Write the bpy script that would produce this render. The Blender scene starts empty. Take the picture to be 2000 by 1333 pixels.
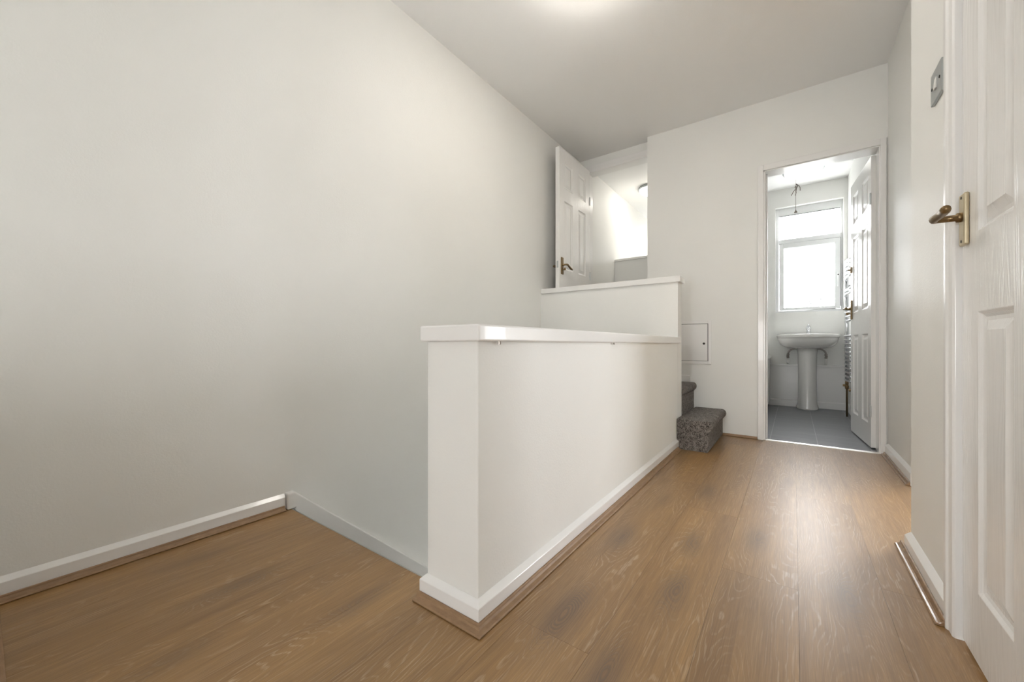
import bpy, bmesh, math, random
from mathutils import Vector, Matrix
random.seed(7)
C = bpy.context.scene.collection
PI = math.pi

# ------------------------------------------------------------------ camera
FPX, YAW, HOR, EYE = 758.4, 0.62773, 673.3, 0.69
cd = bpy.data.cameras.new('camera')
cd.sensor_width = 36.0; cd.lens = FPX / 2000 * 36.0
cd.shift_y = (HOR - 666.5) / 2000
cd.clip_start = 0.01; cd.clip_end = 200
cam = bpy.data.objects.new('camera', cd); C.objects.link(cam)
cam.location = (0, 0, EYE); cam.rotation_euler = (PI / 2, 0, YAW)
bpy.context.scene.camera = cam

# ------------------------------------------------------------------ world, daylight, exposure
SKY = 5.5
w = bpy.data.worlds.new('overcast_sky'); bpy.context.scene.world = w; w.use_nodes = True
bg = w.node_tree.nodes['Background']
bg.inputs['Color'].default_value = (0.97, 0.98, 1.0, 1); bg.inputs['Strength'].default_value = SKY
vs = bpy.context.scene.view_settings
vs.view_transform = 'Standard'; vs.look = 'None'; vs.gamma = 1; vs.use_curve_mapping = False
vs.exposure = 2.0

def portal(name, loc, rot, sx, sy):        # helps the renderer find the sky through a window
    d = bpy.data.lights.new(name, 'AREA'); d.shape = 'RECTANGLE'; d.size = sx; d.size_y = sy
    d.cycles.is_portal = True
    o = bpy.data.objects.new(name, d); C.objects.link(o); o.location = loc; o.rotation_euler = rot
portal('bathroom_window_light', (0.127, 5.50, 1.65), (-PI / 2, 0, 0), 0.62, 1.22)
portal('added_hall_window_portal', (-0.32, -2.73, 0.775), (PI / 2, 0, 0), 0.6, 0.85)  # portal of the unseen window added behind the landing
portal('added_side_window_portal', (1.55, 3.32, 0.85), (-PI / 2, 0, 0), 0.8, 1.5)  # portal of the unseen window added in the side room
portal('bedroom_window_light', (-1.325, 5.84, 2.085), (-PI / 2, 0, 0), 0.45, 0.33)
LAMP_HALL, LAMP_BATH, LAMP_BED = 11.5, 0.45, 5.0
LAMP_TINT = (1.0, 0.94, 0.86)

# ------------------------------------------------------------------ node helpers
class NT:
    def __init__(s, name):
        m = bpy.data.materials.new(name); m.use_nodes = True
        s.m = m; s.t = m.node_tree; s.n = s.t.nodes; s.l = s.t.links
        s.b = s.n['Principled BSDF']
    def node(s, kind, **kw):
        x = s.n.new(kind)
        for k, v in kw.items(): setattr(x, k, v)
        return x
    def put(s, sock, v):
        if isinstance(v, bpy.types.NodeSocket): s.l.new(v, sock)
        else: sock.default_value = v
    def math(s, op, a, b=0.0, c=None, clamp=False):
        x = s.node('ShaderNodeMath', operation=op, use_clamp=clamp)
        s.put(x.inputs[0], a); s.put(x.inputs[1], b)
        if c is not None: s.put(x.inputs[2], c)
        return x.outputs[0]
    def noise(s, vec, scale=1.0, detail=2.0, rough=0.5, dist=0.0):
        x = s.node('ShaderNodeTexNoise'); s.put(x.inputs['Vector'], vec)
        x.inputs['Scale'].default_value = scale; x.inputs['Detail'].default_value = detail
        x.inputs['Roughness'].default_value = rough; x.inputs['Distortion'].default_value = dist
        return x.outputs['Fac']
    def vmul(s, vec, v):
        x = s.node('ShaderNodeVectorMath', operation='MULTIPLY'); s.put(x.inputs[0], vec); s.put(x.inputs[1], v)
        return x.outputs[0]
    def vadd(s, vec, v):
        x = s.node('ShaderNodeVectorMath', operation='ADD'); s.put(x.inputs[0], vec); s.put(x.inputs[1], v)
        return x.outputs[0]
    def mix(s, f, a, b):
        x = s.node('ShaderNodeMix', data_type='RGBA'); s.put(x.inputs[0], f)
        s.put(x.inputs[6], a if isinstance(a, bpy.types.NodeSocket) else (*a, 1))
        s.put(x.inputs[7], b if isinstance(b, bpy.types.NodeSocket) else (*b, 1))
        return x.outputs[2]
    def ramp(s, f, lo, hi):
        x = s.node('ShaderNodeMapRange', clamp=True); s.put(x.inputs[0], f)
        x.inputs[1].default_value = lo; x.inputs[2].default_value = hi
        return x.outputs[0]
    def coord(s): return s.node('ShaderNodeTexCoord').outputs['Object']
    def bump(s, h, strength=0.2, dist=0.002):
        x = s.node('ShaderNodeBump'); x.inputs['Strength'].default_value = strength
        x.inputs['Distance'].default_value = dist; s.put(x.inputs['Height'], h)
        s.l.new(x.outputs[0], s.b.inputs['Normal'])
def plain(name, col, rough=0.5, metal=0.0, bump=None, spec=None, coat=0.0):
    t = NT(name); t.b.inputs['Base Color'].default_value = (*col, 1)
    t.b.inputs['Roughness'].default_value = rough; t.b.inputs['Metallic'].default_value = metal
    if spec is not None: t.b.inputs['Specular IOR Level'].default_value = spec
    t.b.inputs['Coat Weight'].default_value = coat
    if bump: t.bump(t.noise(t.coord(), bump[0], 3.0), bump[1], bump[2])
    return t.m

M = {}
def wallpaint(name, col, rough):
    t = NT(name); co = t.coord()
    n = t.noise(co, 3.0, 3.0)
    c = t.mix(n, tuple(x * 0.975 for x in col), tuple(min(1, x * 1.02) for x in col))
    t.l.new(c, t.b.inputs['Base Color']); t.b.inputs['Roughness'].default_value = rough
    f = t.noise(co, 160.0, 4.0, 0.6); g = t.noise(co, 9.0, 2.0)
    t.bump(t.math('ADD', f, t.math('MULTIPLY', g, 1.5)), 0.22, 0.0022)
    return t.m
M['wall'] = wallpaint('warm_white_wall_paint', (0.893, 0.892, 0.862), 0.6)
M['ceiling'] = wallpaint('white_ceiling_paint', (0.95, 0.948, 0.935), 0.75)
M['gloss'] = plain('white_gloss_woodwork', (0.90, 0.892, 0.875), 0.28, bump=(30, 0.12, 0.002), coat=0.2)
M['satin_wall'] = wallpaint('satin_white_wall_paint', (0.893, 0.892, 0.862), 0.45)
M['upvc'] = plain('white_window_plastic', (0.80, 0.81, 0.81), 0.3)
M['ceramic'] = plain('white_ceramic', (0.86, 0.85, 0.82), 0.12, coat=0.5)
M['chrome'] = plain('chrome', (0.72, 0.73, 0.75), 0.12, 1.0)
M['steel'] = plain('brushed_steel', (0.50, 0.53, 0.54), 0.32, 1.0)
M['alu'] = plain('aluminium_strip', (0.78, 0.77, 0.74), 0.25, 1.0)
M['brass'] = plain('aged_brass', (0.24, 0.165, 0.085), 0.34, 1.0, bump=(60, 0.2, 0.001))
M['brass_plate'] = plain('paint_worn_brass', (0.60, 0.52, 0.36), 0.35, 0.7, bump=(60, 0.2, 0.001))
M['dark'] = plain('dark_hole', (0.02, 0.02, 0.02), 0.6)
M['white_plastic'] = plain('white_plastic', (0.82, 0.81, 0.78), 0.35)
M['cord'] = plain('brown_grey_cord', (0.22, 0.19, 0.16), 0.8)
M['pipe'] = plain('dull_grey_pipe', (0.34, 0.31, 0.28), 0.35, 0.8)
M['stringer_shade'] = plain('shaded_stringer_grey', (0.62, 0.62, 0.60), 0.4, bump=(30, 0.15, 0.002))  # grey stands for the white stringer face in shade; not applied

# door paint with embossed wood grain
t = NT('white_grained_door_paint'); co = t.coord()
t.b.inputs['Base Color'].default_value = (0.90, 0.892, 0.875, 1); t.b.inputs['Roughness'].default_value = 0.24
t.b.inputs['Coat Weight'].default_value = 0.25; t.b.inputs['Coat Roughness'].default_value = 0.15
wv = t.noise(t.vmul(co, (9, 9, 0.9)), 1.0, 2.0)
gr = t.math('SINE', t.math('MULTIPLY', wv, 160.0)); fn = t.noise(t.vmul(co, (350, 350, 12)), 1.0, 2.0)
t.bump(t.math('ADD', t.math('MULTIPLY', gr, 0.4), fn), 0.25, 0.0012)
M['door'] = t.m

# grey bathroom floor tiles
t = NT('grey_floor_tiles'); co = t.coord()
br = t.node('ShaderNodeTexBrick', offset=0.5); br.offset_frequency = 2
t.l.new(t.vadd(t.vmul(co, (1, 1, 0)), (0.14, 0.09, 0)), br.inputs['Vector'])
br.inputs['Scale'].default_value = 1.0; br.inputs['Brick Width'].default_value = 0.275
br.inputs['Row Height'].default_value = 0.55; br.inputs['Mortar Size'].default_value = 0.0015
br.offset = 0.0
n = t.noise(t.vmul(co, (3, 14, 1)), 1.0, 4.0, 0.6)
tile = t.mix(n, (0.15, 0.158, 0.17), (0.26, 0.27, 0.285))
t.l.new(tile, br.inputs['Color1']); t.l.new(tile, br.inputs['Color2'])
br.inputs['Mortar'].default_value = (0.42, 0.43, 0.44, 1)
t.l.new(br.outputs['Color'], t.b.inputs['Base Color']); t.b.inputs['Roughness'].default_value = 0.38
M['tile'] = t.m

# grey tufted carpet
t = NT('grey_brown_carpet'); co = t.coord()
n1 = t.noise(co, 170.0, 3.0, 0.8); n2 = t.noise(co, 45.0, 2.0, 0.6)
f = t.ramp(t.math('ADD', t.math('MULTIPLY', n1, 0.75), t.math('MULTIPLY', n2, 0.25)), 0.40, 0.62)
t.l.new(t.mix(f, (0.045, 0.038, 0.035), (0.46, 0.41, 0.37)), t.b.inputs['Base Color'])
t.b.inputs['Roughness'].default_value = 1.0; t.b.inputs['Specular IOR Level'].default_value = 0.1
t.b.inputs['Sheen Weight'].default_value = 0.2
t.bump(f, 0.9, 0.004)
M['carpet'] = t.m

# limed oak laminate: cathedral grain flows round knots
KNOTS = [(-.478, .89, 1.3), (-.271, 1.148, 1.0), (-.287, 1.457, .9), (-.497, 1.36, 1.0), (-.467, 1.786, .7), (-.109, 1.623, .9),
         (.116, 1.395, .9), (-.324, 2.02, .9), (-.324, .762, 1.0), (-1.29, .449, .9), (-.937, .60, .8), (-1.55, .42, .7), (.06, .8, .6), (-.02, 2.4, .5), (-1.1, .25, .6)]
def oak(name, base_lo, base_hi, knots, along='y'):
    t = NT(name); co = t.coord()
    at = t.node('ShaderNodeAttribute', attribute_name='plank'); rnd = at.outputs['Fac']
    sh = t.node('ShaderNodeCombineXYZ'); t.put(sh.inputs[0], t.math('MULTIPLY', rnd, 7.0)); t.put(sh.inputs[1], t.math('MULTIPLY', rnd, 13.0))
    p = t.vadd(co, sh.outputs[0])
    sx = t.node('ShaderNodeSeparateXYZ'); t.l.new(co, sx.inputs[0])
    H = t.math('MULTIPLY', t.noise(t.vmul(p, (7.0, 0.9, 1)), 1.0, 2.0, 0.45), 1.5)
    H = t.math('ADD', H, t.math('MULTIPLY', sx.outputs[0], 2.2))
    wob = t.noise(t.vmul(p, (28, 11, 1)), 1.0, 2.0)
    H = t.math('ADD', H, t.math('MULTIPLY', wob, 0.06))
    core = None
    for kx, ky, amp in knots:
        v = t.vmul(t.vadd(co, (-kx, -ky, 0)), (1 / 0.038, 1 / 0.12, 0))
        ln = t.node('ShaderNodeVectorMath', operation='LENGTH'); t.l.new(v, ln.inputs[0]); d = ln.outputs['Value']
        g = t.math('DIVIDE', amp, t.math('ADD', t.math('MULTIPLY', d, d), 1.0))
        core = g if core is None else t.math('MAXIMUM', core, g)
        H = t.math('ADD', H, t.math('MULTIPLY', g, 0.42))
    s = t.math('SINE', t.math('MULTIPLY', H, 165.0))
    line = t.ramp(s, 0.55, 1.0)
    msk = t.ramp(t.noise(t.vmul(p, (14, 2.2, 1)), 1.0, 3.0, 0.6), 0.44, 0.64)
    fib = t.noise(t.vmul(p, (420, 9, 1)), 1.0, 3.0, 0.6)
    fib2 = t.noise(t.vmul(p, (90, 2.2, 1)), 1.0, 3.0, 0.6)
    broad = t.noise(t.vmul(p, (9.0, 0.9, 1)), 1.0, 4.0, 0.6)
    bf = t.math('ADD', t.math('MULTIPLY', t.ramp(broad, 0.3, 0.7), 0.6), t.math('MULTIPLY', t.ramp(fib2, 0.3, 0.7), 0.4))
    c = t.mix(bf, base_lo, base_hi)
    c = t.mix(t.math('MULTIPLY', t.ramp(fib, 0.36, 0.62), 0.34), c, tuple(x * 0.55 for x in base_lo))
    c = t.mix(t.math('MULTIPLY', rnd, 0.18), c, tuple(x * 0.72 for x in base_lo))
    pores = t.math('MULTIPLY', line, t.math('MULTIPLY', t.ramp(fib, 0.62, 0.42), 0.8))
    lf = t.math('MULTIPLY', pores, t.math('ADD', t.math('MULTIPLY', msk, 0.55), 0.10))
    c = t.mix(lf, c, (0.60, 0.47, 0.33))
    if core is not None:
        k1 = t.math('MULTIPLY', t.ramp(core, 0.30, 1.0), 0.85)
        c = t.mix(t.math('MULTIPLY', k1, t.ramp(s, -3.2, 1.2)), c, (0.10, 0.055, 0.028))
    t.l.new(c, t.b.inputs['Base Color'])
    t.put(t.b.inputs['Roughness'], t.math('ADD', 0.36, t.math('MULTIPLY', fib, 0.14)))
    t.b.inputs['Coat Weight'].default_value = 0.6; t.b.inputs['Coat Roughness'].default_value = 0.30
    t.b.inputs['Specular IOR Level'].default_value = 0.6
    t.bump(t.math('ADD', fib, t.math('MULTIPLY', line, 0.4)), 0.16, 0.0006)
    return t.m
M['oak'] = oak('limed_oak_laminate', (0.225, 0.112, 0.030), (0.455, 0.262, 0.088), KNOTS)
def bead_mat(name, rough, coat):
    t = NT(name); co = t.coord()
    n = t.noise(t.vmul(co, (40, 40, 160)), 1.0, 3.0, 0.6)
    t.l.new(t.mix(n, (0.20, 0.115, 0.06), (0.42, 0.27, 0.15)), t.b.inputs['Base Color'])
    t.b.inputs['Roughness'].default_value = rough; t.b.inputs['Coat Weight'].default_value = coat
    return t.m
M['bead'] = bead_mat('oak_beading', 0.5, 0.0)
M['bead_gloss'] = bead_mat('varnished_oak_beading', 0.22, 0.4)

# frosted pane with droplets on the lower part
t = NT('obscured_glass'); co = t.coord()
tr = t.node('ShaderNodeBsdfTransparent'); tl = t.node('ShaderNodeBsdfTranslucent'); tl.inputs[0].default_value = (0.85, 0.86, 0.86, 1); tr.inputs[0].default_value = (0.78, 0.78, 0.78, 1)
gl = t.node('ShaderNodeBsdfGlossy'); gl.inputs['Roughness'].default_value = 0.1
m1 = t.node('ShaderNodeMixShader'); m1.inputs[0].default_value = 0.25; t.l.new(tr.outputs[0], m1.inputs[1]); t.l.new(tl.outputs[0], m1.inputs[2])
m2 = t.node('ShaderNodeMixShader'); m2.inputs[0].default_value = 0.05; t.l.new(m1.outputs[0], m2.inputs[1]); t.l.new(gl.outputs[0], m2.inputs[2])
sp = t.noise(co, 75.0, 2.0, 0.7); sz = t.node('ShaderNodeSeparateXYZ'); t.l.new(co, sz.inputs[0])
big = t.noise(co, 11.0, 2.0, 0.5)
low = t.math('SUBTRACT', 1.285, t.math('ADD', sz.outputs[2], t.math('MULTIPLY', t.math('SUBTRACT', 0.5, big), 0.30)))
side = t.ramp(sz.outputs[0], 0.0, 0.12)
f = t.math('MULTIPLY', t.ramp(low, 0.0, 0.10), t.ramp(sp, 0.52, 0.60)); f = t.math('MULTIPLY', f, t.math('MULTIPLY', side, 0.93))
df = t.node('ShaderNodeBsdfDiffuse'); df.inputs[0].default_value = (0.35, 0.36, 0.34, 1)
m3 = t.node('ShaderNodeMixShader'); t.l.new(f, m3.inputs[0]); t.l.new(m2.outputs[0], m3.inputs[1]); t.l.new(df.outputs[0], m3.inputs[2])
t.l.new(m3.outputs[0], t.n['Material Output'].inputs['Surface'])
M['pane'] = t.m
def lamp_mat(name, strength, tint):
    t = NT(name); t.b.inputs['Base Color'].default_value = (0.9, 0.88, 0.84, 1); t.b.inputs['Roughness'].default_value = 0.3
    t.b.inputs['Emission Color'].default_value = (*tint, 1); t.b.inputs['Emission Strength'].default_value = strength
    return t.m

# ------------------------------------------------------------------ mesh helpers
def link(name, bm, mat, parent=None, smooth=False, bevel=0.0, seg=2):
    bmesh.ops.remove_doubles(bm, verts=bm.verts, dist=1e-6)
    bmesh.ops.recalc_face_normals(bm, faces=bm.faces)
    me = bpy.data.meshes.new(name); bm.to_mesh(me); bm.free()
    if smooth:
        for p in me.polygons: p.use_smooth = True
    me.materials.append(M[mat] if isinstance(mat, str) else mat)
    o = bpy.data.objects.new(name, me); C.objects.link(o)
    if parent is not None: o.parent = parent
    if bevel:
        b = o.modifiers.new('bevel', 'BEVEL'); b.width = bevel; b.segments = seg; b.limit_method = 'ANGLE'
        b.angle_limit = math.radians(40)
    return o
def box(bm, a, b):
    (x0, y0, z0), (x1, y1, z1) = a, b
    vs_ = [bm.verts.new(p) for p in ((x0,y0,z0),(x1,y0,z0),(x1,y1,z0),(x0,y1,z0),(x0,y0,z1),(x1,y0,z1),(x1,y1,z1),(x0,y1,z1))]
    for f in ((0,3,2,1),(4,5,6,7),(0,1,5,4),(1,2,6,5),(2,3,7,6),(3,0,4,7)): bm.faces.new([vs_[i] for i in f])
def boxes(*bs):
    bm = bmesh.new()
    for a, b in bs: box(bm, a, b)
    return bm
def sweep(bm, path, prof):
    """prof: (out, up) points; path: xy points, the profile stands to the right of the direction of travel, mitred."""
    n = len(path); rings = []
    for i, p in enumerate(path):
        p = Vector(p); din = (p - Vector(path[i-1])).normalized() if i else None
        dout = (Vector(path[i+1]) - p).normalized() if i < n-1 else None
        d0 = din or dout; d1 = dout or din
        n0 = Vector((d0.y, -d0.x)); n1 = Vector((d1.y, -d1.x)); m = (n0 + n1); m = m / m.dot(n0)
        rings.append([bm.verts.new((p.x + m.x*o, p.y + m.y*o, u)) for o, u in prof])
    k = len(prof)
    for i in range(n-1):
        for j in range(k):
            bm.faces.new((rings[i][j], rings[i][(j+1)%k], rings[i+1][(j+1)%k], rings[i+1][j]))
    bm.faces.new(rings[0]); bm.faces.new(rings[-1][::-1])
def extr(bm, poly, axis, a, b):
    """extrude a 2-D polygon along an axis from a to b"""
    def P3(u, v, w_): return {'x': (w_, u, v), 'y': (u, w_, v), 'z': (u, v, w_)}[axis]
    r0 = [bm.verts.new(P3(u, v, a)) for u, v in poly]; r1 = [bm.verts.new(P3(u, v, b)) for u, v in poly]
    k = len(poly)
    for j in range(k): bm.faces.new((r0[j], r0[(j+1)%k], r1[(j+1)%k], r1[j]))
    bm.faces.new(r0[::-1]); bm.faces.new(r1)
def tube(bm, pts, r, n=10, cap=True):
    pts = [Vector(p) for p in pts]; rs = r if isinstance(r, (list, tuple)) else [r]*len(pts)
    rings = []; up = None
    for i, p in enumerate(pts):
        d = (pts[min(i+1, len(pts)-1)] - pts[max(i-1, 0)]).normalized()
        if up is None:
            up = Vector((0,0,1)) if abs(d.z) < .9 else Vector((1,0,0))
        a = (up - d*up.dot(d)).normalized(); b = d.cross(a); up = a
        rings.append([bm.verts.new(p + (a*math.cos(2*PI*k/n) + b*math.sin(2*PI*k/n))*rs[i]) for k in range(n)])
    for i in range(len(rings)-1):
        for k in range(n): bm.faces.new((rings[i][k], rings[i][(k+1)%n], rings[i+1][(k+1)%n], rings[i+1][k]))
    if cap: bm.faces.new(rings[0][::-1]); bm.faces.new(rings[-1])
def lathe(bm, prof, n=40, cx=0, cy=0, sx=1, sy=1):
    rings = [[bm.verts.new((cx + r*sx*math.cos(2*PI*k/n), cy + r*sy*math.sin(2*PI*k/n), z)) for k in range(n)] for r, z in prof]
    for i in range(len(rings)-1):
        for k in range(n): bm.faces.new((rings[i][k], rings[i][(k+1)%n], rings[i+1][(k+1)%n], rings[i+1][k]))
    bm.faces.new(rings[0][::-1]); bm.faces.new(rings[-1])
def arc(p0, p1, p2, n=8):   # quadratic curve
    p0, p1, p2 = Vector(p0), Vector(p1), Vector(p2)
    return [p0*(1-t)**2 + p1*2*t*(1-t) + p2*t*t for t in [i/n for i in range(n+1)]]
def tag(o, label, cat, group=None, kind=None):
    o['label'] = label; o['category'] = cat
    if group: o['group'] = group
    if kind: o['kind'] = kind
    return o
def struct(o, label, cat): return tag(o, label, cat, kind='structure')
def empty(name, loc=(0,0,0), rz=0):
    o = bpy.data.objects.new(name, None); C.objects.link(o); o.location = loc; o.rotation_euler = (0,0,rz)
    o.empty_display_size = 0.1
    return o

# ------------------------------------------------------------------ main dimensions
CEIL = 2.449
YF = 3.34            # far wall face
YN = 0.775           # top edge of the stairs going down
def xl(z): return -1.73 + 0.063 * z / CEIL    # the left wall leans very slightly
LAND = 0.38          # upper landing

# ------------------------------------------------------------------ floor planks
bm = bmesh.new(); lay = bm.loops.layers.float_color.new('plank')
def plank(x0, x1, y0, y1, r):
    g = 0.00022; n0 = len(bm.faces); box(bm, (x0+g, y0+g, -0.012), (x1-g, y1-g, 0.0)); bm.faces.ensure_lookup_table()
    for f in bm.faces[n0:]:
        for lp in f.loops: lp[lay] = (r, r, r, 1)
W = 0.19; X0 = 0.20
JO = {-0.56: [0.80+1.29-1.29, 2.09], -0.37: [0.50, 1.779, 3.07], -0.75: [1.119, 2.4], -0.18: [0.2, 1.353, 2.64], 0.01: [-.6, .95, 2.2], 0.20: [0.1, 1.5, 2.9], 0.39: [0.7, 1.95]}
k = -11
for k in range(-11, 3):
    xa = X0 + k*W; xb = xa + W
    a = max(xa, -1.76); b = min(xb, 0.49)
    if b - a < 0.005: continue
    yend = YN if xb < -0.70 else YF + 0.01
    key = min(JO, key=lambda q: abs(q - xa))
    js = JO[key] if abs(key - xa) < 0.02 else [-0.9]
    ys = [-2.6] + sorted(y for y in js if -2.55 < y < yend - 0.05) + [yend]
    full = [ys[0]]
    for y in ys[1:]:
        while y - full[-1] > 1.75: full.append(full[-1] + 1.29)
        full.append(y)
    for i in range(len(full)-1): plank(a, b, full[i], full[i+1], random.random())
bmesh.ops.recalc_face_normals(bm, faces=bm.faces)
me = bpy.data.meshes.new('floor'); bm.to_mesh(me); bm.free(); me.materials.append(M['oak'])
o = bpy.data.objects.new('floor', me); C.objects.link(o); struct(o, 'brown limed oak plank floor of the landing and hallway', 'floor')
o = link('floor_base', boxes(((-1.76,-2.6,-0.20),(-0.70,YN-0.004,-0.0125)), ((-0.70,-2.6,-0.20),(0.49,YF+0.12,-0.0125))), 'dark')
struct(o, 'sub floor under the oak planks', 'floor')
o = link('floor_bathroom', boxes(((-0.95,YF+0.012,-0.012),(0.47,5.40,0.001))), 'tile'); struct(o, 'grey tiled bathroom floor beyond the open door', 'floor')
o = link('floor_landing', boxes(((-1.72,2.87,0.18),(-0.66,3.50,LAND-0.002)), ((-1.70,3.50,0.18),(-0.96,5.7,LAND))), 'carpet')
struct(o, 'grey carpeted upper landing running into the room behind the raised door', 'floor')

# ------------------------------------------------------------------ walls
bm = bmesh.new()
zs = (-2.5, CEIL + 0.03)
v = [bm.verts.new((xl(z) , y, z)) for z in zs for y in (-0.2, 3.6)] + [bm.verts.new((xl(z) - 0.12, y, z)) for z in zs for y in (-0.2, 3.6)]
for f in ((0,1,3,2),(4,6,7,5),(0,2,6,4),(1,5,7,3),(0,4,5,1),(2,3,7,6)): bm.faces.new([v[i] for i in f])
struct(link('wall_left', bm, 'wall'), 'tall plain white wall on the left of the stairwell', 'wall')
# far wall with bathroom door opening; left of it the recess with the raised door
D0, D1, DH = -0.18, 0.45, 1.95
struct(link('wall_far', boxes(((-1.005,YF,-0.2),(D0,YF+0.12,CEIL+0.03)), ((D0,YF,DH),(D1,YF+0.12,CEIL+0.03)), ((D1,YF,-0.2),(0.60,YF+0.12,CEIL+0.03))), 'wall'),
       'white far wall with the bathroom doorway', 'wall')
struct(link('wall_recess', boxes(((-1.70,3.42,2.345),(-1.0,3.52,CEIL+0.03)), ((-1.70,3.42,-0.2),(-1.575,3.52,2.345)), ((-1.0,3.46,-0.2),(-0.93,3.52,CEIL+0.03)), ((-1.575,3.42,-0.2),(-1.0,3.52,LAND-0.003))), 'wall'),
       'white wall around the raised doorway above the stairs', 'wall')
SY0, SY1 = 1.90, 2.66      # unseen doorway and side room, added to let daylight into the hallway
struct(link('wall_added_room', boxes(((0.60,0.9,-0.2),(2.6,1.0,CEIL+0.03)), ((2.5,1.0,-0.2),(2.6,3.2,CEIL+0.03)), ((0.60,3.2,-0.2),(2.6,3.3,0.1)), ((0.60,3.2,1.6),(2.6,3.3,CEIL+0.03)), ((0.60,3.2,0.1),(1.15,3.3,1.6)), ((1.95,3.2,0.1),(2.6,3.3,1.6))), 'wall'), 'white walls of the unseen side room added off the hallway for daylight', 'wall')
struct(link('ceiling_added_room', boxes(((0.60,0.9,CEIL),(2.6,3.3,CEIL+0.1)),), 'ceiling'), 'white ceiling of the added side room', 'ceiling')
struct(link('floor_added_room', boxes(((0.49,0.9,-0.1),(2.6,3.3,-0.001)),), 'oak'), 'oak floor of the added side room', 'floor')
o = link('window_added_side', boxes(((1.15,3.22,0.1),(1.95,3.27,0.15)), ((1.15,3.22,1.55),(1.95,3.27,1.6)), ((1.15,3.22,0.15),(1.20,3.27,1.55)), ((1.9,3.22,0.15),(1.95,3.27,1.55))), 'upvc')  # unseen window, added so daylight fills the side room
struct(o, 'large white framed window, unseen, added to the side room for daylight', 'window')
struct(link('wall_right', boxes(((0.475,1.816,-0.2),(0.60,SY0,CEIL+0.03)), ((0.475,SY0,1.97),(0.60,SY1,CEIL+0.03)), ((0.475,SY1,-0.2),(0.60,YF+0.01,CEIL+0.03))), 'satin_wall'), 'white wall at the far right end of the hallway', 'wall')
struct(link('wall_right_near', boxes(((0.318,1.385,-0.2),(0.60,1.836,CEIL+0.03)), ((0.318,0.66,1.97),(0.60,1.385,CEIL+0.03)), ((0.318,-2.6,-0.2),(0.60,0.66,CEIL+0.03))), 'satin_wall'),
       'white wall beside the near door with the light switch', 'wall')
struct(link('wall_back', boxes(((-1.90,-0.12,-0.2),(-1.0,0.0,CEIL+0.03)),), 'wall'), 'white wall stub at the left edge behind the landing', 'wall')
struct(link('wall_back_left', boxes(((-1.12,-2.6,-0.2),(-1.0,-0.12,CEIL+0.03)),), 'wall'), 'white side wall of the unseen hall added behind the landing', 'wall')
EX0, EX1, EZ0, EZ1 = -0.62, -0.02, 0.35, 1.20
struct(link('wall_back_end', boxes(((-1.12,-2.72,-0.2),(0.60,-2.6,EZ0)), ((-1.12,-2.72,EZ1),(0.60,-2.6,CEIL+0.03)), ((-1.12,-2.72,EZ0),(EX0,-2.6,EZ1)), ((EX1,-2.72,EZ0),(0.60,-2.6,EZ1))), 'wall'), 'white end wall of the unseen hall added behind the landing', 'wall')
o = link('window_added_hall', boxes(((EX0,-2.69,EZ0),(EX1,-2.64,EZ0+.03)), ((EX0,-2.69,EZ1-.03),(EX1,-2.64,EZ1)), ((EX0,-2.69,EZ0+.03),(EX0+.03,-2.64,EZ1-.03)), ((EX1-.03,-2.69,EZ0+.03),(EX1,-2.64,EZ1-.03))), 'upvc')  # unseen window, added to light the landing from behind
struct(o, 'small white framed window, unseen, added for daylight at the end of the hall behind the landing', 'window')
struct(link('ceiling', boxes(((-1.85,-2.72,CEIL),(0.60,3.52,CEIL+0.12)),), 'ceiling'), 'plain white ceiling over the landing and hallway', 'ceiling')
# bathroom shell
WX0, WX1, WZ0, WZ1, YB = -0.171, 0.425, 1.05, 2.245, 5.36
struct(link('wall_bathroom_far', boxes(((-1.0,YB,-0.2),(WX0,YB+0.2,CEIL+0.03)), ((WX1,YB,-0.2),(0.60,YB+0.2,CEIL+0.03)), ((WX0,YB,-0.2),(WX1,YB+0.2,WZ0)), ((WX0,YB,WZ1),(WX1,YB+0.2,CEIL+0.03))), 'wall'),
       'white bathroom wall around the window above the basin', 'wall')
struct(link('wall_bathroom_right', boxes(((0.46,YF+0.12,-0.2),(0.60,YB,CEIL+0.03)),), 'wall'), 'white bathroom wall behind the towel radiator', 'wall')
struct(link('wall_bathroom_left', boxes(((-0.98,3.52,-0.2),(-0.90,5.7,CEIL+0.03)),), 'wall'), 'white wall between bathroom and bedroom', 'wall')
struct(link('wall_bathroom_near', boxes(((-0.93,YF+0.12,-0.2),(D0-0.02,YF+0.125,CEIL+0.03)),), 'wall'), 'inner face of the bathroom doorway wall', 'wall')
struct(link('ceiling_bathroom', boxes(((-0.98,3.525,CEIL),(0.60,5.56,CEIL+0.12)), ((-0.90,YF+0.12,CEIL),(0.60,3.525,CEIL+0.12))), 'ceiling'), 'white bathroom ceiling with the round light', 'ceiling')
# boxing behind the basin pipes
struct(link('trim_pipe_boxing', boxes(((-0.235,5.335,0.001),(0.46,YB,0.455)), ((-0.235,5.327,0.455),(0.46,YB,0.467))), 'gloss'), 'low white boxing panel behind the basin pedestal', 'panelling')
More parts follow.
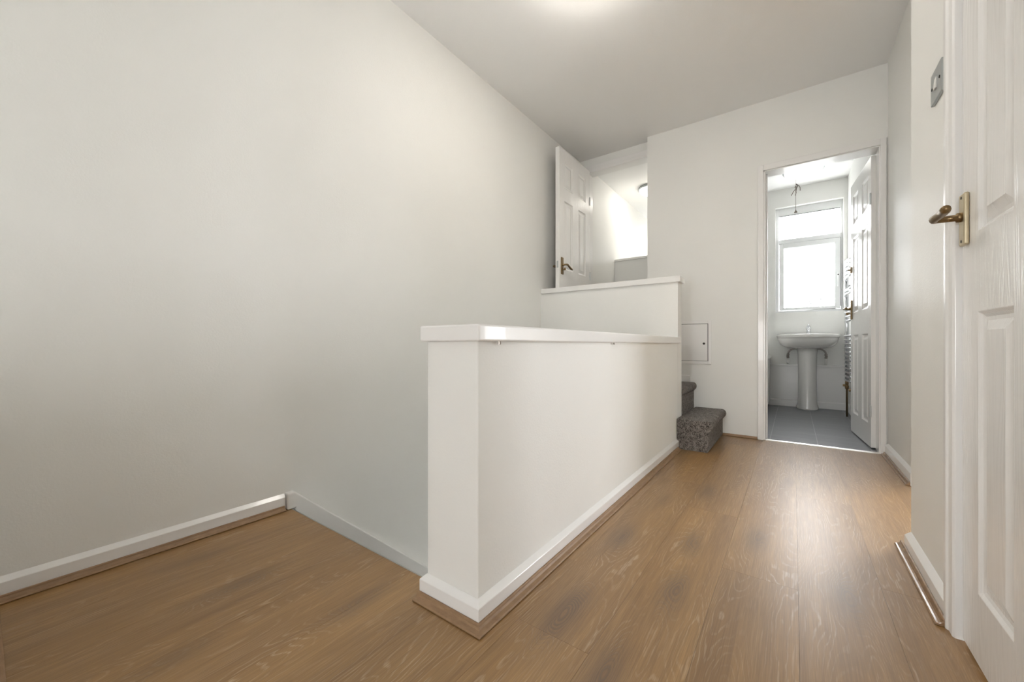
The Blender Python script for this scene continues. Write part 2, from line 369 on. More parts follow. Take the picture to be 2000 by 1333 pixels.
# raised bedroom shell
struct(link('wall_bedroom_left', boxes(((-1.78,3.52,-0.2),(-1.66,5.7,CEIL+0.03)),), 'wall'), 'white side wall of the room behind the raised door', 'wall')
struct(link('wall_bedroom_far', boxes(((-1.78,5.7,-0.2),(-0.9,5.82,2.02)), ((-1.78,5.7,2.25),(-0.9,5.82,CEIL+0.03)), ((-1.78,5.7,2.02),(-1.55,5.82,2.25)), ((-1.10,5.7,2.02),(-0.9,5.82,2.25))), 'wall'),
       'white end wall of the room behind the raised door', 'wall')
struct(link('ceiling_bedroom', boxes(((-1.78,3.52,CEIL),(-0.98,5.82,CEIL+0.12)),), 'ceiling'), 'white ceiling of the room behind the raised door', 'ceiling')
struct(link('window_3', boxes(((-1.55,5.74,2.02),(-1.10,5.78,2.05)), ((-1.55,5.74,2.21),(-1.10,5.78,2.25)), ((-1.55,5.74,2.05),(-1.51,5.78,2.21)), ((-1.14,5.74,2.05),(-1.10,5.78,2.21))), 'upvc'), 'small window of the room behind the raised door', 'window')
struct(link('trim_bulkhead', boxes(((-1.66,4.30,LAND),(-0.98,5.70,1.64)), ((-1.665,4.285,1.64),(-0.975,5.70,1.66))), 'wall'), 'low grey boxed bulkhead seen through the raised doorway', 'bulkhead')

# ------------------------------------------------------------------ stairwell, half wall, panel
struct(link('wall_partition', boxes(((-0.812,0.725,-0.19),(-0.63,2.765,0.70)),), 'wall', bevel=0.003), 'white half-height wall between hallway and stairwell', 'wall')
struct(link('wall_stairwell', boxes(((-0.80,0.76,-2.5),(-0.70,3.62,-0.2)), ((-1.86,0.655,-2.5),(-0.70,YN-0.02,-0.2)), ((-1.86,3.62,-2.5),(-0.70,3.72,0.2))), 'wall'), 'white walls enclosing the stairs below floor level', 'wall')
bm = bmesh.new()
zt = 0.052
box(bm, (-0.8, 2.765, -0.9), (-0.63, 2.87, 1.11)); 
v = [bm.verts.new((x, y, z)) for (x, z) in ((xl(-.9)-.02,-.9),(-0.80,-.9),(-0.80,1.11),(xl(1.11)-.02,1.11)) for y in (2.765, 2.87)]
for f in ((0,2,4,6),(7,5,3,1),(0,1,3,2),(2,3,5,4),(4,5,7,6),(6,7,1,0)): bm.faces.new([v[i] for i in f])
struct(link('wall_balustrade', bm, 'wall'), 'white solid balustrade closing the upper landing above the stairwell', 'wall')
o = link('trim_balustrade_cap', boxes(((-1.735,2.752,1.11),(-0.612,2.885,1.150)),), 'gloss', bevel=0.004); struct(o, 'white ledge capping the upper balustrade', 'ledge')
o = link('trim_partition_cap', boxes(((-0.822,0.706,0.698),(-0.611,2.765,0.740)),), 'gloss', bevel=0.005, seg=3); struct(o, 'white board capping the half-height wall', 'ledge')
# raised stubs under the cap (old fixing plugs)
for (x, y) in ((-0.621, 0.80), (-0.621, 1.60)):
    bm = bmesh.new(); tube(bm, ((x,y,0.699),(x,y,0.690)), 0.004, 8)
    tag(link('fixing_plug', bm, 'pipe'), 'tiny rusty fixing under the cap of the half-height wall, ' + ('near its corner' if y < 1 else 'midway along'), 'screw', 'fixings under the wall cap')
# staircase going down
bm = bmesh.new(); N = 11; rise = 0.19; go = 0.21
poly = [(YN, -0.03), (YN, -0.19)]
for i in range(1, N):
    poly += [(YN + go*i, -rise*i)]; poly += [(YN + go*i, -rise*(i+1))]
poly += [(YN + go*(N-1), -2.5), (YN, -2.5)]
poly = [(YN-0.02, -0.19), (YN, -0.19)] + poly[2:-1] + [(YN-0.02, -2.5)]
extr(bm, poly, 'x', -1.76, -0.80)
struct(link('staircase', bm, 'carpet'), 'carpeted flight of stairs going down beside the half-height wall', 'stairs')
struct(link('trim_stair_riser', boxes(((-1.74,YN-0.018,-0.20),(-0.80,YN-0.001,-0.013)),), 'gloss'), 'white riser board under the stair edge', 'riser')
o = link('trim_stair_nosing', boxes(((-1.70,YN-0.001,-0.03),(-0.80,YN+0.003,0.0008)),), 'steel'); struct(o, 'thin metal strip along the top edge of the stairs going down', 'edge strip')
# stringer on the left wall: short raised block, then running down with the stairs
bm = bmesh.new(); sl = 0.90
ztop = 0.068
poly = [(0.758, 0.0), (0.758, ztop), (0.790, ztop)]
yb = 2.76
poly += [(yb, ztop - sl*(yb-0.790)), (yb, ztop - sl*(yb-0.790) - 0.28), (YN+0.012, -0.26), (YN+0.012, 0.0)]
xs0 = [xl(z) for _, z in poly]
r0 = [bm.verts.new((xl(z)-0.01, y, z)) for y, z in poly]; r1 = [bm.verts.new((-1.700 if True else 0, y, z)) for y, z in poly]
kk = len(poly)
for j in range(kk): bm.faces.new((r0[j], r0[(j+1)%kk], r1[(j+1)%kk], r1[j]))
bm.faces.new(r0[::-1]); bm.faces.new(r1)
struct(link('baseboard_stair', bm, 'gloss', bevel=0.006), 'white stair string stepping down along the left wall', 'skirting board')

# ------------------------------------------------------------------ skirting and oak beading
SK = lambda d, hf, hb: [(0, 0.0), (d, 0.0), (d, hf), (0, hb)]
def bead(d0, wd=0.020, h=0.020):
    return [(d0, 0.0005), (d0+wd, 0.0005), (d0+wd+0.0012, 0.004), (d0+wd-0.002, 0.0068), (d0+wd-0.006, 0.0075), (d0+0.010, 0.0095), (d0+0.0065, 0.014), (d0+0.0055, h-0.001), (d0+0.003, h), (d0, h)]
def skirt(name, path, prof, label, mat='gloss', cat='skirting board'):
    bm = bmesh.new(); sweep(bm, path, prof); return struct(link(name, bm, mat, bevel=0.0015), label, cat)
skirt('baseboard_left', [(-1.731, 0.757), (-1.731, 0.0)][::-1], SK(0.016, 0.052, 0.068), 'white skirting board along the left wall', )
skirt('trim_bead_left', [(-1.731, 0.0), (-1.731, 0.752)], bead(0.0162, 0.018), 'oak beading below the left skirting board', 'bead', 'beading')
skirt('baseboard_back', [(-1.0, 0.0), (-1.731, 0.0)], SK(0.014, 0.052, 0.066), 'white skirting board on the wall stub at the left edge', )
skirt('trim_bead_back', [(-1.0, 0.0), (-1.714, 0.0)], bead(0.0142, 0.020), 'oak beading at the left edge of the landing floor', 'bead', 'beading')
skirt('baseboard_partition', [(-0.812, 0.772), (-0.812, 0.725), (-0.63, 0.725), (-0.63, 2.765)], SK(0.0155, 0.050, 0.064), 'white skirting board wrapping the half-height wall')
skirt('trim_bead_partition', [(-0.830, 0.725), (-0.63, 0.725), (-0.63, 2.70)], bead(0.0157, 0.022), 'oak beading wrapping the foot of the half-height wall', 'bead', 'beading')
skirt('baseboard_right', [(0.475, YF-0.012), (0.475, SY1+0.01)], SK(0.015, 0.060, 0.076), 'white skirting board on the far right wall')
skirt('trim_bead_right', [(0.475, YF-0.002), (0.475, SY1+0.01)], bead(0.0152, 0.018), 'glossy oak beading on the far right wall', 'bead_gloss', 'beading')
skirt('baseboard_right_near', [(0.318, 1.836), (0.318, 1.402)], SK(0.0165, 0.050, 0.064), 'short white skirting board below the light switch')
skirt('trim_bead_right_near', [(0.318, 1.862), (0.318, 1.384)], bead(0.0167, 0.020), 'short glossy oak beading below the light switch', 'bead_gloss', 'beading')
skirt('trim_bead_far', [(-0.44, YF), (D0-0.035, YF)], [(0,0.0005),(0.014,0.0005),(0.014,0.006),(0.006,0.016),(0,0.018)], 'oak beading along the far wall between steps and doorway', 'bead', 'beading')
skirt('baseboard_bathroom', [(-0.225, 5.335), (0.46, 5.335), (0.46, 4.1)], SK(0.014, 0.066, 0.076), 'white skirting board in the bathroom')
skirt('baseboard_landing', [(-0.95, YF), (-0.668, YF)], [(0,LAND+0.012),(0.012,LAND+0.012),(0.012,LAND+0.06),(0,LAND+0.066)], 'short white skirting end above the carpeted steps')

# ------------------------------------------------------------------ door frames
def frame_y(name, xa, xb, zh, y0, y1, z0, aw, label, wall_clear=None, at=0.012, extra=0.0):
    """door lining through a wall facing -y, with architrave on its near face"""
    root = empty(name, ((xa+xb)/2, y0, z0)); struct(root, label, 'door frame')
    off = Vector(root.location)
    def mk(nm, bs):
        bm = boxes(*bs); bmesh.ops.translate(bm, verts=bm.verts, vec=-off); return link(nm, bm, 'gloss', root, bevel=0.002)
    mk('lining', [((xa,y0,z0),(xa+0.015,y1,zh)), ((xb-0.015,y0,z0),(xb,y1,zh)), ((xa,y0,zh-0.012),(xb,y1,zh))])
    r = aw if wall_clear is None else wall_clear
    mk('architrave', [((xa-aw+0.003,y0-at,z0),(xa+0.003,y0+0.001,zh+aw)), ((xb-0.010,y0-at,z0),(xb+r,y0+0.001,zh+aw)), ((xa+0.003,y0-at,zh-0.006),(xb-0.010,y0+0.001,zh+aw))])
    return root
fr = frame_y('trim_door_frame_bathroom', D0, D1, DH, YF, YF+0.125, 0.0, 0.034, 'white frame and architrave of the bathroom doorway', wall_clear=0.018)
o = link('stop', boxes(((D0+0.015-0.135,0.06,0.0),(D0+0.025-0.135,0.075,DH-0.012))), 'gloss', fr, bevel=0.001)
o = link('trim_door_frame_landing', boxes(((-1.60,3.385,LAND),(-1.572,3.50,2.31)), ((-1.60,3.385,2.305),(-1.0,3.50,2.335)), ((-1.64,3.395,2.335),(-1.0,3.45,2.375))), 'gloss', bevel=0.003)
struct(o, 'white head and jamb of the raised doorway', 'door frame')
# near right frame: moulded architrave edge
bm = bmesh.new()
pr = [(0.318,1.402),(0.302,1.402),(0.298,1.397),(0.2975,1.380),(0.302,1.375),(0.302,1.352),(0.306,1.347),(0.322,1.347),(0.322,1.402)]
extr(bm, pr, 'z', 0.0, 1.955)
extr(bm, [(0.318,1.955),(0.298,1.955),(0.298,2.0),(0.318,2.0)], 'y', 0.65, 1.402)
struct(link('trim_door_frame_near', bm, 'gloss', bevel=0.0015), 'white architrave around the near right door', 'door frame')

# ------------------------------------------------------------------ panel doors
def rect_rings(bm, a0, a1, b0, b1, steps, put):
    """nested rings: steps = (inset, depth)"""
    prev = None
    for ins, d in steps:
        cs = [put(a0+ins, b0+ins, d), put(a1-ins, b0+ins, d), put(a1-ins, b1-ins, d), put(a0+ins, b1-ins, d)]
        vv = [bm.verts.new(c) for c in cs]
        if prev:
            for j in range(4): bm.faces.new((prev[j], prev[(j+1)%4], vv[(j+1)%4], vv[j]))
        prev = vv
    bm.faces.new(prev)
def leaf_mesh(w_, h, t_, stile=0.092, pw=0.165):
    """leaf spanning x 0..w_, thickness y -t_/2..t_/2, z 0..h, six moulded panels on both faces"""
    bm = bmesh.new()
    mull = w_ - 2*stile - 2*pw
    xs = [0, stile, stile+pw, stile+pw+mull, stile+2*pw+mull, w_]
    zs_ = [0, 0.15, 0.752, 0.925, 1.495, 1.60, 1.82, h]
    for sgn in (-1, 1):
        put = lambda a, b, d: (a, sgn*(t_/2 - d), b)
        for i in range(5):
            for j in range(7):
                a0, a1, b0, b1 = xs[i], xs[i+1], zs_[j], zs_[j+1]
                if i in (1, 3) and j in (1, 3, 5):
                    rect_rings(bm, a0, a1, b0, b1, [(0,0),(0.006,0.006),(0.012,0.009),(0.020,0.009),(0.040,0.002),(0.0402,0.002)], put)
                else:
                    bm.faces.new([bm.verts.new(put(*q, 0)) for q in ((a0,b0),(a1,b0),(a1,b1),(a0,b1))])
    e = [(0,0),(w_,0),(w_,h),(0,h)]
    for q in range(4):
        (a0,b0),(a1,b1) = e[q], e[(q+1)%4]
        bm.faces.new([bm.verts.new(p) for p in ((a0,-t_/2,b0),(a1,-t_/2,b1),(a1,t_/2,b1),(a0,t_/2,b0))])
    return bm
def lever_set(parent, x, z, side, t_, mat, plate_mat, turn=False, ph=0.125, pw=0.034, reach=0.046, ln=0.10, droop=0.0):
    """plate + lever on one face of a leaf; side -1/+1 chooses the face; lever points to -x (towards the hinge)"""
    y0 = side*t_/2
    bm = bmesh.new(); a, b = sorted((y0, y0+side*0.009)); box(bm, (x-pw/2, a, z-ph*0.55), (x+pw/2, b, z+ph*0.45))
    pl = link('handle_plate', bm, plate_mat, parent, bevel=0.0035, seg=3)
    bm = bmesh.new()
    yb = y0 + side*0.008; ye = y0 + side*reach
    pts = [(x, yb, z), (x, yb+side*0.008, z), (x, yb+side*0.010, z), (x, ye-side*0.008, z), (x-0.004, ye-side*0.002, z), (x-0.012, ye, z)]
    rs = [0.011, 0.011, 0.0075, 0.0070, 0.0080, 0.0082]
    for i in range(1, 7):
        q = i/6; pts.append((x-0.012-(ln-0.012)*q, ye - side*0.004*math.sin(q*PI), z + droop*(0.5-0.5*math.cos(q*PI)) + 0.0015*math.sin(q*PI))); rs.append(0.0082 + 0.001*q - (0.002 if i == 6 else 0))
    tube(bm, pts, rs, 12)
    link('lever', bm, mat, pl, smooth=True)
    if turn:
        bm = bmesh.new(); zt_ = z - 0.036
        tube(bm, [(x, yb, zt_), (x, yb+side*0.020, zt_)], 0.005, 10); box(bm, (x-0.003, min(yb+side*0.014, yb+side*0.028), zt_-0.011), (x+0.003, max(yb+side*0.014, yb+side*0.028), zt_+0.011))
        link('thumb_turn', bm, mat, pl, bevel=0.001)
    # two screw heads
    bm = bmesh.new()
    for dz in (-ph*0.47, ph*0.37): tube(bm, [(x, y0+side*0.0085, z+dz), (x, y0+side*0.0096, z+dz)], 0.0035, 8)
    link('screw', bm, 'dark', pl)
    return pl
def door(name, hinge, direction, w_, h, t_, label, **kw):
    """hinge: xyz at the leaf's centre line at its foot; direction: angle of the leaf"""
    root = empty(name, hinge, direction); struct(root, label, 'door')
    link('door_leaf', leaf_mesh(w_, h, t_, kw.get('stile', .092), kw.get('pw', .165)), 'door', root, bevel=0.0012)
    return root
# near right door, closed: leaf face x = 0.317, latch edge y = 1.353, hinge towards the camera
TD = 0.036
d1 = door('door_1', (0.318+TD/2, 0.675, 0.008), PI/2, 0.672, 1.938, TD, 'white six panel door closed in the wall at the right edge', stile=0.094, pw=0.165)
lever_set(d1, 1.318-0.675, 0.972, 1, TD, 'brass', 'brass_plate', ph=0.118, reach=0.055, ln=0.105)
# bathroom door, open inwards against the right wall
ang = math.atan2(0.61, -0.046)
w2 = 0.61
nx, ny = -math.sin(ang), math.cos(ang)      # local +y of the leaf in the world
d2 = door('door_2', (0.411 - nx*TD/2, 3.452 - ny*TD/2, 0.012), ang, w2, 1.918, TD, 'white six panel bathroom door standing open against the right wall', stile=0.08, pw=0.17)
for sd in (-1, 1): lever_set(d2, w2-0.045, 0.955, sd, TD, 'brass', 'brass', ph=0.15, reach=0.05 if sd > 0 else 0.03, ln=0.09, turn=sd > 0)
bm = bmesh.new(); box(bm, (w2-0.035, TD/2, 1.24), (w2-0.006, TD/2+0.008, 1.285)); tube(bm, [(w2-0.02, TD/2+0.006, 1.265), (w2-0.02, TD/2+0.022, 1.262)], 0.005, 8)
link('coat_hook', bm, 'brass', d2, bevel=0.001)
# raised landing door, open towards the camera along the left wall
d3 = door('door_3', (-1.542-TD/2, 3.36, LAND+0.008), -PI/2, 0.578, 1.918, TD, 'white six panel door standing open above the stairwell', stile=0.085, pw=0.15)
lever_set(d3, 0.578-0.040, 0.955, 1, TD, 'brass', 'brass', turn=True, ph=0.14, reach=0.045, ln=0.10, droop=-0.028)
lever_set(d3, 0.578-0.040, 0.955, -1, TD, 'brass', 'brass', ph=0.14, reach=0.045, ln=0.10)
link('latch', boxes(((0.577,-0.008,0.93),(0.5795,0.008,0.985))), 'steel', d3)
for dd, zz in ((d2, (0.2, 1.6)), (d3, (0.9, 1.6))):
    for z in zz:
        bm = bmesh.new(); tube(bm, [(0.0, TD/2+0.003, z), (0.0, TD/2+0.003, z+0.075)], 0.005, 10); link('hinge', bm, 'steel', dd)

# ------------------------------------------------------------------ carpeted steps up
st = empty('carpeted_steps', (-0.55, 3.03, 0)); tag(st, 'two grey brown carpeted steps rising behind the half-height wall', 'steps')
def step(name, x0, x1, y0, y1, z0, z1, nose):
    bm = bmesh.new()
    t0 = z1 - 0.062
    poly = [(x0, z0), (x1-0.006, z0), (x1, z0+0.008), (x1, t0-0.004), (x1+nose*0.5, t0)]
    cz = z1 - 0.031
    for i in range(0, 9):
        a = -PI/2 + PI*i/8; poly.append((x1+nose-0.020 + 0.026*math.cos(a), cz + 0.031*math.sin(a)))
    poly += [(x0, z1)]
    poly = [(a+0.55, b) for a, b in poly]
    extr(bm, poly, 'y', y0-3.03, y1-3.03)
    o = link(name, bm, 'carpet', st, bevel=0.010, seg=3)
    return o
step('step', -0.627, -0.438, 2.722, YF-0.003, 0.0005, 0.198, 0.018)
step('step', -0.90, -0.640, 2.873, YF-0.003, 0.0005, 0.392, 0.014)

# ------------------------------------------------------------------ meter cupboard in the far wall
ah = empty('access_panel', (-0.685, YF, 0.537)); tag(ah, 'small square white access hatch with a round lock hole in the far wall', 'access panel')
bm = bmesh.new(); x0, x1, h = -0.171, 0.171, 0.34; b_ = 0.024
for a, b in (((x0,-0.006,0),(x0+b_,0.001,h)), ((x1-b_,-0.006,0),(x1,0.001,h)), ((x0+b_,-0.006,0),(x1-b_,0.001,b_)), ((x0+b_,-0.006,h-b_),(x1-b_,0.001,h))): box(bm, a, b)
link('frame', bm, 'gloss', ah, bevel=0.002)
link('gap', boxes(((x0+b_,-0.0012,b_),(x1-b_,0.0005,h-b_))), 'dark', ah)
hd = link('hatch_door', boxes(((x0+b_+0.002,-0.005,b_+0.002),(x1-b_-0.004,-0.0015,h-b_-0.003))), 'gloss', ah, bevel=0.001)
bm = bmesh.new(); tube(bm, [(0.117,-0.0045,0.160), (0.117,-0.0062,0.160)], 0.0085, 16); link('lock', bm, 'dark', hd)

# ------------------------------------------------------------------ light switch
sw = empty('light_switch', (0.318, 1.522, 1.396)); tag(sw, 'square brushed steel light switch on the wall beside the near door', 'light switch')
link('face_plate', boxes(((-0.0075,-0.048,-0.043),(0,0.048,0.043))), 'steel', sw, bevel=0.002)
bm = bmesh.new(); poly = [(-0.0075,-0.015),(-0.0115,-0.015),(-0.0085,0.015),(-0.0075,0.015)]; extr(bm, poly, 'y', -0.009, 0.009); link('rocker', bm, 'white_plastic', sw, bevel=0.0008)
for y in (-0.034, 0.034):
    bm = bmesh.new(); tube(bm, [(-0.0072,y,0), (-0.0086,y,0)], 0.0038, 12); link('screw', bm, 'dark', sw)

# ------------------------------------------------------------------ ceiling lights
def ceiling_light(loc, r, strength, label, rim_mat, tint=LAMP_TINT):
    root = empty('ceiling_light', loc); tag(root, label, 'ceiling light', 'round ceiling lights')
    bm = bmesh.new(); lathe(bm, [(r*0.93, 0), (r*1.03, -0.006), (r*1.03, -0.024), (r*1.0, -0.030), (r*0.88, -0.024)]); link('base', bm, rim_mat, root, smooth=True)
    bm = bmesh.new(); lathe(bm, [(r*0.955, -0.0225)] + [(r*0.955*math.cos(a*PI/2/9), -0.0225 - 0.062*math.sin(a*PI/2/9)) for a in range(1, 9)] + [(0.002, -0.0845)])
    link('glass_shade', bm, lamp_mat('lit_glass_shade', strength, tint), root, smooth=True)
    for k in range(3):
        a = 0.35 + k*2*PI/3; bm = bmesh.new(); x, y = r*0.90*math.cos(a), r*0.90*math.sin(a)
        tube(bm, [(x, y, -0.024), (x, y, -0.046)], 0.0055, 8); link('clip', bm, 'steel', root)
    return root
ceiling_light((-0.760, 1.655, CEIL), 0.15, LAMP_HALL, 'round lit ceiling light just cut off by the top edge of the photo', 'steel')
ceiling_light((0.075, 4.84, CEIL), 0.165, LAMP_BATH, 'round white ceiling light above the bathroom floor', 'steel', (1, 0.97, 0.9))
ceiling_light((-1.29, 4.43, CEIL), 0.135, LAMP_BED, 'round lit ceiling light half hidden in the room behind the raised door', 'steel')

# pull cord
pc = empty('pull_cord', (0.016, 4.70, CEIL)); tag(pc, 'knotted light pull cord hanging in front of the bathroom ceiling light', 'pull cord')
bm = bmesh.new(); lathe(bm, [(0.018,0),(0.018,-0.008),(0.010,-0.014)]); link('ceiling_cup', bm, 'white_plastic', pc, smooth=True)
bm = bmesh.new(); tube(bm, [(0,0,-0.01),(0,0,-0.20)], 0.0016, 6); link('cord', bm, 'white_plastic', pc)
bm = bmesh.new()
tube(bm, [(0,0,-0.19),(0.012,0,-0.20),(0.016,0,-0.215),(0.002,0.004,-0.235),(-0.006,-0.004,-0.225),(0.0,0,-0.205),(0.006,0.003,-0.23),(0,0,-0.26)], 0.0045, 8)
tube(bm, [(0.004,0,-0.20),(0.022,0,-0.205),(0.034,0,-0.235),(0.034,0,-0.262)], 0.003, 8)
tube(bm, [(0,0,-0.235),(-0.018,0,-0.26),(-0.036,0,-0.295)], 0.003, 8)
tube(bm, [(0,0,-0.25),(0.003,0,-0.275),(-0.004,0,-0.30)], 0.003, 8)
link('knot', bm, 'cord', pc, smooth=True)
bm = bmesh.new(); tube(bm, [(0,0,-0.25),(0,0,-0.45)], 0.0018, 6); link('lower_cord', bm, 'cord', pc)
bm = bmesh.new(); lathe(bm, [(0.003,-0.44),(0.006,-0.452),(0.014,-0.466),(0.013,-0.470)], 16); link('pull_end', bm, 'cord', pc, smooth=True)

# ------------------------------------------------------------------ bathroom window
wn = empty('window_1', (0.127, 5.45, WZ0)); struct(wn, 'white plastic bathroom window with obscured glass and a top light', 'window')
def wl(nm, mat, *bs, par=wn, bev=0.003):
    bm = boxes(*bs); bmesh.ops.translate(bm, verts=bm.verts, vec=-Vector(wn.location)); return link(nm, bm, mat, par, bevel=bev)
Ya, Yb_ = 5.425, 5.49
wl('window_frame', 'upvc', ((WX0,Ya,WZ0),(-0.140,Yb_,WZ1)), ((0.408,Ya,WZ0),(WX1,Yb_,WZ1)), ((-0.140,Ya,2.160),(0.408,Yb_,WZ1)), ((-0.140,Ya,1.842),(0.408,Yb_,1.890)), ((-0.140,Ya,WZ0),(0.408,Yb_,1.075)))
wl('sash', 'upvc', ((-0.137,Ya-0.012,1.078),(-0.094,Ya+0.03,1.838)), ((0.360,Ya-0.012,1.078),(0.405,Ya+0.03,1.838)), ((-0.094,Ya-0.012,1.785),(0.360,Ya+0.03,1.838)), ((-0.094,Ya-0.012,1.078),(0.360,Ya+0.03,1.108)))
bm = boxes(((-0.095,5.445,1.107),(0.361,5.449,1.786))); link('glass_pane', bm, 'pane', None).parent = wn
bpy.data.objects['glass_pane'].matrix_parent_inverse = Matrix.Translation(-Vector(wn.location))
bm = boxes(((-0.141,5.455,1.889),(0.409,5.459,2.161))); g2 = link('glass_pane', bm, 'pane', None); g2.parent = wn; g2.matrix_parent_inverse = Matrix.Translation(-Vector(wn.location))
wl('gasket', 'dark', ((-0.136,Ya-0.004,2.157),(0.404,Ya+0.02,2.1605)), ((-0.135,Ya-0.002,1.8385),(0.404,Ya+0.02,1.8415)), ((0.4052,Ya-0.002,1.1),(0.4078,Ya+0.02,1.84)), ((-0.093,Ya-0.006,1.7835),(0.359,Ya+0.0,1.786)), bev=0)
hb = wl('window_handle', 'upvc', ((0.374,Ya-0.022,1.40),(0.392,Ya-0.012,1.47)), ((0.377,Ya-0.036,1.31),(0.389,Ya-0.022,1.45)))
bm = bmesh.new(); tube(bm, [(0.383-0.127,5.45-5.45-0.062,1.437-WZ0),(0.383-0.127,-0.058,1.437-WZ0)], 0.006, 10); link('key_hole', bm, 'dark', hb)

# ------------------------------------------------------------------ basin
BX, BYW = 0.118, 5.335
bs = empty('wash_basin', (BX, BYW, 0.0)); tag(bs, 'white ceramic pedestal wash basin under the bathroom window', 'wash basin')
def plan(wd, dp, n=40, e=2.6):     # half super-ellipse outline: back edge on the wall y=0, front at -dp
    pts = []
    for i in range(n+1):
        a = PI*i/n; cx, sx_ = math.cos(a), math.sin(a)
        pts.append((wd/2*abs(cx)**(2/e)*(1 if cx >= 0 else -1), -dp*abs(sx_)**(2/e)))
    return pts
bm = bmesh.new(); rings = []
spec = [(0.20,0.20,0.648),(0.32,0.27,0.650),(0.415,0.32,0.662),(0.475,0.355,0.685),(0.512,0.378,0.715),(0.530,0.390,0.745),(0.534,0.393,0.758),(0.545,0.400,0.762),(0.552,0.404,0.768),(0.554,0.405,0.790),(0.546,0.398,0.798)]
for wd, dp, z in spec: rings.append([bm.verts.new((x, y, z)) for x, y in plan(wd, dp)])
# bowl inside
for wd, dp, z in ((0.47,0.355,0.795),(0.44,0.335,0.77),(0.34,0.28,0.70),(0.16,0.18,0.665)):
    rings.append([bm.verts.new((x, -0.085 + y*0.80 if z < 0.796 else -0.075+y*0.83, z)) for x, y in plan(wd, dp)])
k = len(rings[0])
for i in range(len(rings)-1):
    for j in range(k): bm.faces.new((rings[i][j], rings[i][(j+1)%k], rings[i+1][(j+1)%k], rings[i+1][j]))
bm.faces.new(rings[0]); bm.faces.new(rings[-1])
link('bowl', bm, 'ceramic', bs, smooth=True)
bm = bmesh.new(); rings = []
for hw, dp, z in ((0.098,0.215,0.001),(0.099,0.216,0.014),(0.088,0.205,0.05),(0.083,0.195,0.12),(0.081,0.190,0.35),(0.085,0.195,0.58),(0.094,0.21,0.655)):
    rings.append([bm.verts.new((x, -0.045+y*0.80, z)) for x, y in plan(hw*2, dp, 24, 2.4)])
k = len(rings[0])
for i in range(len(rings)-1):
    for j in range(k): bm.faces.new((rings[i][j], rings[i][(j+1)%k], rings[i+1][(j+1)%k], rings[i+1][j]))
bm.faces.new(rings[0]); bm.faces.new(rings[-1]); link('pedestal', bm, 'ceramic', bs, smooth=True)
tp = None
bm = bmesh.new(); lathe(bm, [(0.024,0.796),(0.024,0.803),(0.020,0.808),(0.019,0.845),(0.022,0.850),(0.023,0.872),(0.018,0.884),(0.004,0.887)], 24, 0.01, -0.05); tp = link('tap', bm, 'chrome', bs, smooth=True)
bm = bmesh.new(); tube(bm, [(0.01,-0.06,0.828),(0.01,-0.09,0.836),(0.01,-0.125,0.830),(0.01,-0.135,0.818)], [0.012,0.012,0.011,0.010], 12); link('spout', bm, 'chrome', tp, smooth=True)
bm = bmesh.new(); tube(bm, [(0.01,-0.05,0.885),(0.01,-0.075,0.893),(0.01,-0.105,0.902)], [0.013,0.009,0.007], 10); link('tap_lever', bm, 'chrome', tp, smooth=True)
for s in (-1, 1):
    X = -0.165 if s < 0 else 0.155
    bm = bmesh.new(); tube(bm, arc((X*0.35,-0.03,0.648),(X*1.0,-0.03,0.648),(X*1.03,-0.03,0.585),10), 0.0085, 10)
    p = link('supply_pipe', bm, 'pipe', bs, smooth=True)
    bm = bmesh.new(); lathe(bm, [(0.0085,0.590),(0.013,0.588),(0.013,0.570),(0.010,0.566),(0.010,0.558),(0.013,0.554),(0.013,0.540),(0.008,0.536)], 12, X*1.03, -0.03)
    tube(bm, [(X*1.03,-0.03,0.562),(X*1.03+0.012*s,-0.05,0.562)], 0.005, 8); link('valve', bm, 'pipe', p)
    bm = bmesh.new(); tube(bm, [(X*1.03,-0.03,0.54),(X*1.03,-0.03,0.470)], 0.011, 12); 
    for v in bm.verts: v.co.y += 0.0
    link('pipe_sleeve', bm, 'white_plastic', p, smooth=True)
# pipes stand on the boxing top: give it a deeper ledge
link('trim_boxing_top', boxes(((-0.235,5.295,0.455),(0.46,5.328,0.467))), 'gloss', bevel=0.002)
struct(bpy.data.objects['trim_boxing_top'], 'thin white ledge on top of the boxing behind the basin', 'ledge')

# ------------------------------------------------------------------ bath
bt = empty('bathtub', (-0.55, 4.5, 0.001)); tag(bt, 'white bath with a plain side panel left of the basin, barely visible', 'bathtub')
bm = bmesh.new()
def rr(x0, x1, y0, y1, r, z, n=6):
    o_ = []
    for cx, cy, a0 in ((x1-r,y1-r,0),(x0+r,y1-r,PI/2),(x0+r,y0+r,PI),(x1-r,y0+r,3*PI/2)):
        for i in range(n+1): a = a0 + PI/2*i/n; o_.append((cx + r*math.cos(a), cy + r*math.sin(a), z))
    return o_
rings = [[bm.verts.new(p) for p in q] for q in (rr(-.34,.34,-.85,.83,.02,.535), rr(-.345,.345,-.855,.835,.02,.545), rr(-.345,.345,-.855,.835,.025,.565), rr(-.335,.335,-.845,.825,.03,.572), rr(-.27,.27,-.75,.72,.12,.568), rr(-.24,.24,-.68,.66,.14,.45), rr(-.20,.20,-.58,.56,.12,.22), rr(-.12,.12,-.45,.45,.1,.17))]
k = len(rings[0])
for i in range(len(rings)-1):
    for j in range(k): bm.faces.new((rings[i][j], rings[i][(j+1)%k], rings[i+1][(j+1)%k], rings[i+1][j]))
bm.faces.new(rings[0]); bm.faces.new(rings[-1]); link('tub', bm, 'ceramic', bt, smooth=True)
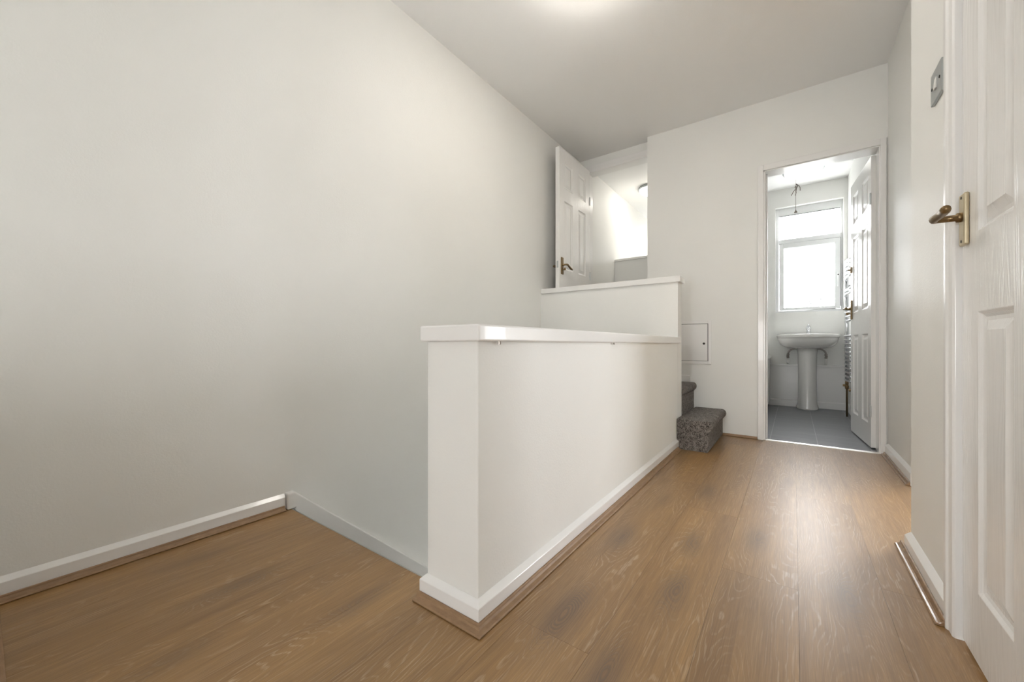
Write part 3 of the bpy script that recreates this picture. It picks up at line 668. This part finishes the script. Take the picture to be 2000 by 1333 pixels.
link('bath_panel', boxes(((0.31,-0.84,0.06),(0.33,0.82,0.536)), ((-0.33,-0.85,0.0),(0.33,-0.835,0.536)), ((0.27,-0.82,0.0),(0.285,0.82,0.06))), 'gloss', bt, bevel=0.002)

# ------------------------------------------------------------------ towel radiator
tr_ = empty('towel_radiator', (0.41, 4.62, 0.0)); tag(tr_, 'tall chrome ladder towel radiator behind the open bathroom door', 'towel radiator')
Y0r, Y1r = -0.25, 0.25
for y in (Y0r, Y1r):
    bm = bmesh.new(); tube(bm, [(0,y,0.34),(0,y,1.445)], 0.016, 14); link('rail', bm, 'chrome', tr_, smooth=True)
zs_ = [0.37+0.036*i for i in range(12)] + [0.90+0.036*i for i in range(4)] + [1.14, 1.176] + [1.29+0.036*i for i in range(5)]
for z in zs_:
    bm = bmesh.new(); tube(bm, [(-0.004-0.028*math.sin(PI*i/8), Y0r+(Y1r-Y0r)*i/8, z) for i in range(9)], 0.0095, 10); link('towel_bar', bm, 'chrome', tr_, smooth=True)
for y in (Y0r, Y1r):
    bm = bmesh.new(); lathe(bm, [(0.010,0.345),(0.014,0.335),(0.014,0.31),(0.010,0.305),(0.015,0.295),(0.015,0.27),(0.008,0.262),(0.0075,0.002)], 14, 0, y); tube(bm, [(0,y,0.30),(-0.03,y,0.30)], 0.011, 10); link('valve', bm, 'brass', tr_, smooth=True)
    for z in (0.55, 1.25):
        bm = bmesh.new(); tube(bm, [(0,y,z),(0.05,y,z)], 0.008, 8); link('wall_bracket', bm, 'chrome', tr_)

# threshold strip
bm = bmesh.new(); extr(bm, [(YF-0.010,0.0005),(YF+0.026,0.0018),(YF+0.024,0.005),(YF+0.008,0.0075),(YF-0.008,0.005)], 'x', D0+0.016, D1-0.016)
tag(link('threshold_strip', bm, 'alu'), 'shiny metal threshold strip between oak floor and grey bathroom tiles', 'threshold strip')

# unseen ground added below the bathroom window to cut light on its ceiling
M['ground'] = plain('added_ground_pale', (0.55, 0.55, 0.52), 0.9, bump=(3, 0.3, 0.02))
struct(link('added_ground', boxes(((-14, 6.0, -3.1), (14, 30, -3.0))), 'ground'), 'unseen pale ground added outside the bathroom window to cut upward light', 'ground')
